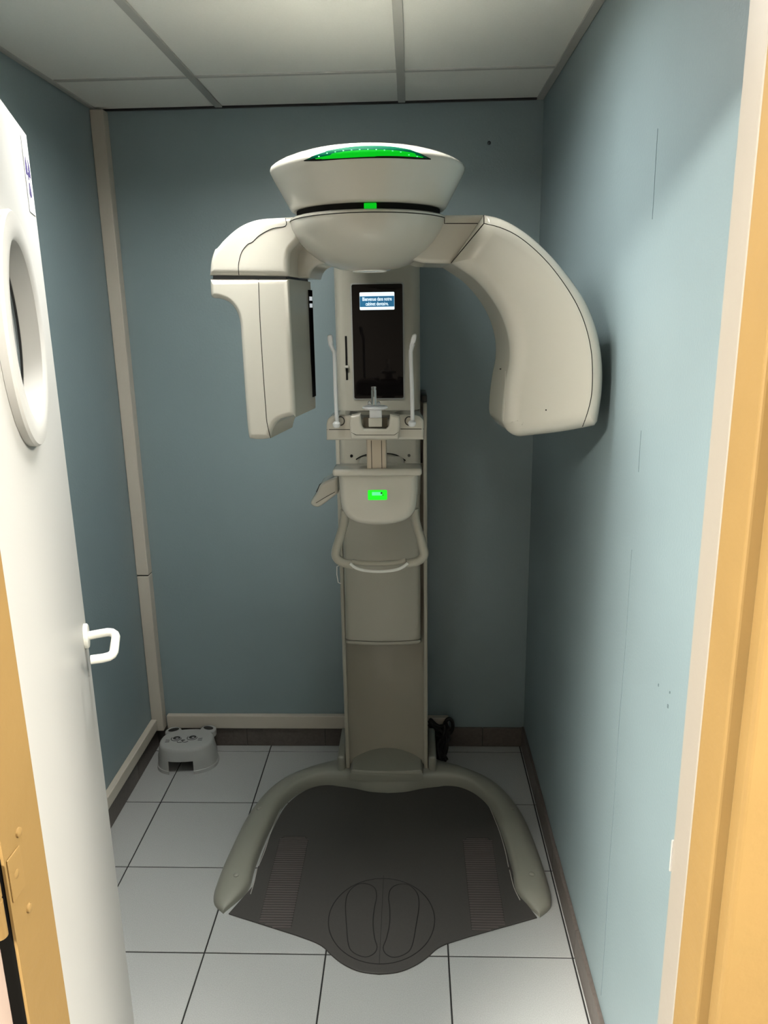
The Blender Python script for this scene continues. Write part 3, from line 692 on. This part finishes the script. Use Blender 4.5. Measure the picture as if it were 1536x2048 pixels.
# ---- support post, bucket-shaped support housing, handle
YP = 1.915
post = obj('support_post', xbox(734, 772, 876, 945, YP, YP+.045, .004), mat('beige_plastic', (.50, .43, .34), .35), X, True)
for u in (742.5, 763): 
    a = at(u, 881, YP); b = at(u, 938, YP); obj('post_groove', MB().box(a.x-.0007, a.x+.0007, YP-.0004, YP+.002, b.z, a.z), SHADOWGAP, post)
YB = 1.93
mb = MB()
P = [at(u, v, YB) for u, v in catmull([(676,940,1),(835,940,1),(836,960),(834,1000),(829,1022),(815,1037),(790,1046),(757,1049),(722,1046),(700,1037),(687,1022),(681,1000),(678,960)], 5)]
pillow(mb, P, (1,0,0), (0,1,0), .13, .020, .02)
sup = obj('support_housing', mb, IVORY, X, True, True, 'rounded ivory support housing with a green lit plate', 50)
a = at(665, 953, YB-.022); b = at(844, 937, YB-.022)
obj('housing_rim', MB().rbox(a.x, b.x, YB-.026, YB+.055, a.z, b.z, .007, 4), IVORY, sup, True)
obj('support_arm', MB().rbox(.085, .232, YB+.06, 2.475, 1.150, 1.235, .018, 4), IVORY2, sup, True)
zr2 = at(757, 1000, YB).z
yg = YB-.0205; a = at(736, 1000, yg); b = at(774, 980, yg)
gl = obj('lit_plate', MB().loft([[(x, yg+.002, z) for x, z in rrect(a.x, b.x, a.z, b.z, .003)], [(x, yg, z) for x, z in rrect(a.x, b.x, a.z, b.z, .003)]]), GREENB, sup, label='small green lit plate')
a = at(744, 991, yg); b = at(764, 984, yg); obj('plate_print', MB().box(a.x, b.x, yg-.0004, yg+.001, a.z, b.z), GREENL, gl)
c = at(763, 986, yg); obj('plate_mark', MB().rbox(c.x-.0022, c.x+.0022, yg-.0008, yg, c.z-.0022, c.z+.0022, .0004, 1), INK, gl)
c = at(766, 990, yg); obj('plate_mark', MB().rbox(c.x-.0022, c.x+.0022, yg-.0008, yg, c.z-.0007, c.z+.0007, .0002, 1), INK, gl)
# arched cable and cover edge seen behind the post on the column face
yk = 2.468
obj('arch_line', MB().tube([at(u, v, yk) for u, v in catmull([(712,919),(722,913),(735,909),(755,908),(775,907),(792,910),(803,916),(811,921)], 5, False)], .0018, 6), SHADOWGAP, carr, True)
obj('ledge_line', MB().tube([at(702, 929, yk), at(808, 928, yk)], .0018, 6), SHADOWGAP, carr, True)
for u, v, m_ in ((703, 912, SHADOWGAP), (818, 911, mat('screw_steel', (.12, .12, .11), .35, metal=.6))):
    c = at(u, v, yk); mb = MB(); mb.loft([[(c.x+q*math.cos(a), y, c.z+q*math.sin(a)) for a in [k*math.pi/6 for k in range(12)]] for q, y in ((.0048, yk+.004), (.0048, yk), (.0035, yk-.0015))]); obj('screw', mb, m_, carr, True)
# hand grip
YHd = 1.985
hp = [(690,1020),(688,1045),(680,1075),(673,1098),(672,1112),(680,1122),(694,1127),(706,1129)]
hq = [(828,1018),(832,1045),(840,1072),(846,1095),(848,1109),(841,1119),(829,1124),(814,1127)]
grip = obj('hand_grip', MB().tube([at(u, v, YHd) for u, v in catmull(hp, 5, False)], .0124, 12), IVORY2, X, True, label='ivory loop handle below the support housing')
obj('grip_side', MB().tube([at(u, v, YHd) for u, v in catmull(hq, 5, False)], .0124, 12), IVORY2, grip, True)
bar = [(700,1127),(712,1136),(730,1141),(760,1143),(790,1140),(806,1134),(816,1126)]
obj('grip_bar', MB().tube([at(u, v, YHd-.014) for u, v in catmull(bar, 5, False)], .0042, 10), mat('grip_pale', (.66, .66, .62), .35), grip, True)
bar2 = [(704,1123),(720,1126),(760,1127),(795,1125),(812,1121)]
obj('grip_cross_bar', MB().tube([at(u, v, YHd) for u, v in catmull(bar2, 5, False)], .0075, 12), IVORY2, grip, True)
# operator keypad on the left of the housing
YK = 1.99
mb = MB(); P = [at(u, v, YK) for u, v in catmull([(676,952,1),(676,986,1),(655,1002),(638,1013),(626,1011),(622,1003),(634,984),(642,968),(660,958)], 4)]
pillow(mb, P, (1,0,0), (0,1,0), .09, .008, .008); kp = obj('keypad', mb, IVORY, X, True, True, 'small ivory keypad sticking out left of the support housing', 50); kp_b = mb.bvh()
seam('keypad_seam', [(632,1006),(650,995),(670,984)], [kp_b], kp, .0007)
obj('keypad_face', MB().tube([at(u, v, YK+.01) for u, v in ((633,984),(640,969),(650,963),(668,954))], .0018, 6), BLACKP, kp, True)

# ================================================================== floor mat with footprints
mt = empty('foot_mat', (CXM+.004, 2.05, 0), 'dark rubber floor mat with footprint outlines in front of the machine', 'mat')
MX = CXM+.004
half = [(0, 1.648), (.05, 1.655), (.095, 1.677), (.130, 1.706), (.155, 1.733), (.185, 1.752), (.24, 1.775), (.33, 1.808), (.445, 1.850)]
fr = catmull(half[:7], 4, False) + half[7:]
back = [(x-.004, y) for x, y in I2d[6:]]; back[-1] = (0, back[-1][1])
back = [(x, y-.003) if x < .2 else (x, y) for x, y in back]
right = fr + back
loop = [(MX+x, y) for x, y in right] + [(MX-x, y) for x, y in reversed(right[1:-1])]
mb = MB(); mb.loft([[(x, y, .0008) for x, y in loop], [(x, y, .0042) for x, y in loop], [(MX+(x-MX)*.997, 2.05+(y-2.05)*.997, .005) for x, y in loop]])
obj('mat_sheet', mb, RUBBER, mt)
zt_ = .0052
def groove(name, pts, closed=True, r=.0015): obj(name, MB().tube([(x, y, zt_) for x, y in pts], r, 5, closed), RUBBERL, mt)
ccy, cr = 1.838, .152
groove('circle_outline', [(MX+cr*math.cos(k*math.pi/36), ccy+(cr+.008)*math.sin(k*math.pi/36)) for k in range(72)])
groove('centre_line', [(MX, 1.68+k*.03) for k in range(12)], False, .0007)
foot_px = [(693,1850),(691,1810),(697,1785),(715,1769),(735,1768),(750,1777),(753,1795),(749,1815),(746,1845),(749,1875),(754,1895),(747,1908),(730,1914),(708,1906),(697,1890)]
fpts = [atz(u, v, .005) for u, v in catmull(foot_px, 4)]
groove('footprint_outline', [(p.x, p.y) for p in fpts]); groove('footprint_outline', [(2*MX-p.x, p.y) for p in fpts])
for pxs in ([(568,1604),(545,1655),(530,1700),(517,1732)], [(514,1737),(508,1765),(501,1788)], [(979,1614),(998,1660),(1010,1700),(1017,1734)], [(1019,1740),(1028,1775),(1040,1800)]):
    obj('mat_edging', MB().tube([atz(u, v, .006) for u, v in catmull(pxs, 4, False)], .0013, 6), mat('edging_grey', (.42, .41, .38), .4), mt, True)
# ribbed grip zones
for sgn in (-1, 1):
    mb = MB(); n = 40
    for k in range(n):
        y = 1.80+k*(2.185-1.80)/(n-1); x0 = .255+.000*(y-1.8); x1 = .350
        if y < 1.815+.0: x1 = .33
        if k == n-1: x0 += .012; x1 -= .012
        if y < 1.775+.365*(x1-.24): x1 = max(x0+.02, .24+(y-1.775)/.365)
        a0, a1 = sorted((MX+sgn*x0, MX+sgn*x1)); mb.box(a0, a1, y-.0024, y+.0024, .0045, .0062)
    o = obj('grip_ribs', mb, RIDGE, mt); o['kind'] = 'stuff'
    outl = [(.255, 1.80), (.255, 2.17), (.268, 2.19), (.338, 2.19), (.350, 2.17), (.350, 1.83)]
    groove('grip_outline', [(MX+sgn*x, y) for x, y in outl], False, .0007)

# ================================================================== child's stool
st = empty('child_stool', (-.618, 2.632, 0), 'small grey plastic child step stool with an animal face and ears', 'stool')
SC = Vector((-.622, 2.630, 0)); SA = math.radians(6)
def sp_(x, y, z):
    x *= 1.13; y *= 1.10
    return Vector((SC.x+x*math.cos(SA)-y*math.sin(SA), SC.y+x*math.sin(SA)+y*math.cos(SA), z))
def oval(rx, ry, n=72):
    return [(rx*math.copysign(abs(math.cos(a))**.85, math.cos(a)), ry*math.copysign(abs(math.sin(a))**.85, math.sin(a))) for a in [k*2*math.pi/n for k in range(n)]]
mb = MB(); n = 96
Rr = [(.104, .080, .0), (.103, .079, .012), (.100, .077, .014), (.098, .076, .05), (.0915, .0715, .089), (.090, .070, .096), (.0865, .067, .1010), (.081, .062, .103)]
rings = [[sp_(x, y, z) for x, y in oval(rx, ry, n)] for rx, ry, z in Rr]
# walls (with a cut-out at the front and back) and top
def cut(k, lev):
    a = (k % n)*360/n
    return lev < 4 and (abs(a-262) < 27 or abs(a-90) < 26) and False
mb.loft(rings, False, True)
bm = bmesh.new(); me = bpy.data.meshes.new('t'); me.from_pydata([tuple(v) for v in mb.v], [], mb.f); bm.from_mesh(me)
# open feet: cut a trapezoid out of front and back walls
import mathutils
def carve(zc, a0, a1, sgn):
    kill = []
    for f in bm.faces:
        c = f.calc_center_median(); l = c-SC; x = (l.x*math.cos(SA)+l.y*math.sin(SA))/1.13; y = -l.x*math.sin(SA)+l.y*math.cos(SA)
        if c.z < zc and a0 < x < a1 and y*sgn > 0: kill.append(f)
    bmesh.ops.delete(bm, geom=kill, context='FACES')
for pz in (.018, .036, .054):
    bmesh.ops.bisect_plane(bm, geom=bm.verts[:]+bm.edges[:]+bm.faces[:], plane_co=(0, 0, pz), plane_no=(0, 0, 1))
for xx in (-.054, .030):
    p = sp_(xx, 0, 0); q = Vector((math.cos(SA), math.sin(SA), 0)); bmesh.ops.bisect_plane(bm, geom=bm.verts[:]+bm.edges[:]+bm.faces[:], plane_co=p, plane_no=q)
carve(.054, -.054, .030, -1); carve(.054, -.054, .030, 1)
bmesh.ops.solidify(bm, geom=bm.faces[:], thickness=.003)
bm.to_mesh(me); bm.free()
smb = MB(); smb.add([v.co for v in me.vertices], [tuple(p.vertices) for p in me.polygons])
obj('stool_body', smb, STOOLM, st, True)
for sx, ang in ((-.056, 22), (.064, -28)):
    a = math.radians(ang); mb = MB(); mi = MB()
    cx_, cy_ = sx, .061
    mb.loft([[sp_(cx_+q*.028*math.cos(t), cy_+q*.028*math.sin(t), z) for t in [k*2*math.pi/24 for k in range(24)]] for q, z in ((.9, .074), (1, .078), (1, .0995), (.92, .1025))])
    ear = obj('ear', mb, STOOLM, st, True)
    pts = [(cx_+.019*math.cos(t)*math.cos(a)-.012*math.sin(t)*math.sin(a), cy_+.006+.019*math.cos(t)*math.sin(a)+.011*math.sin(t)*math.cos(a)) for t in [k*2*math.pi/20 for k in range(20)]]
    mi.loft([[sp_(x, y, .1022) for x, y in pts], [sp_(x, y, .1030) for x, y in pts]]); obj('ear_print', mi, INK, ear)
def ink(name, pts, parent, r=.0011): return obj(name, MB().tube([sp_(x, y, .1032) for x, y in pts], r, 5), INK, parent)
body = st
for ex in (-.036, .018):
    pts = [(ex+.017*math.cos(t), .004+.0145*math.sin(t)) for t in [math.radians(150+k*22) for k in range(11)]]
    ink('eye_outline', pts, st, .0014)
    e = MB(); q = [(ex+.001+.0125*math.cos(t), .0085+.0105*math.sin(t)) for t in [k*2*math.pi/18 for k in range(18)]]
    e.loft([[sp_(x, y, .1030) for x, y in q], [sp_(x, y, .1036) for x, y in q]]); obj('eye_print', e, INK, st)
    e = MB(); q = [(ex+.003+.005*math.cos(t), .0055+.0035*math.sin(t)) for t in [k*2*math.pi/12 for k in range(12)]]
    e.loft([[sp_(x, y, .1036) for x, y in q], [sp_(x, y, .1039) for x, y in q]]); obj('eye_glint', e, STOOLM, st)
e = MB(); q = [(-.016, -.006), (-.006, -.006), (-.003, -.009), (-.011, -.014), (-.019, -.009)]
e.loft([[sp_(x, y, .1030) for x, y in q], [sp_(x, y, .1036) for x, y in q]]); obj('nose_print', e, INK, st)
for s_ in (-1, 1): ink('mouth_line', [(-.011+s_*.009+.009*math.cos(t), -.016+.007*math.sin(t)) for t in [math.pi*(1+k/8) for k in range(9)]], st, .0013)
for s_, x0 in ((-1, -.056), (1, .040)):
    for k in range(3): ink('whisker', [(x0, -.004-.006*k), (x0+s_*.014, -.001-.0075*k)], st, .0009)

# ================================================================== black cables behind the column
cb = empty('cable_bundle', (.36, 2.68, 0), 'tangle of black cables on the floor behind the column', 'cable')
random.seed(11)
for k in range(16):
    p0 = Vector((.318+random.uniform(-.004, .01), 2.715+random.uniform(-.003, .012), random.uniform(.085, .145)))
    p1 = Vector((.347+random.uniform(0, .02), 2.715+random.uniform(-.008, .008), random.uniform(.06, .115)))
    p2 = Vector((.372+random.uniform(0, .028), 2.712+random.uniform(-.02, .005), random.uniform(.055, .135)))
    p3 = Vector((.352+random.uniform(-.002, .035), 2.69+random.uniform(-.025, .015), random.uniform(.02, .07)))
    p4 = Vector((.352+random.uniform(-.0, .035), 2.645+random.uniform(-.02, .03), .007))
    P = [p0, p1, p2, p3, p4]; path = []
    for i in range(4):
        a, b, c_, d = P[max(i-1, 0)], P[i], P[i+1], P[min(i+2, 4)]
        for q in range(8):
            t = q/8; path.append(.5*((2*b)+(-a+c_)*t+(2*a-5*b+4*c_-d)*t*t+(-a+3*b-3*c_+d)*t**3))
    path.append(p4); obj('cable', MB().tube(path, .0048, 7), CABLE, cb, True)
mb = MB(); mb.tube([(.396+.015*math.sin(t), 2.722, .108+.032*math.cos(t)) for t in [k*2*math.pi/24 for k in range(24)]], .0075, 8, True); obj('cable_loop', mb, CABLE, cb, True)
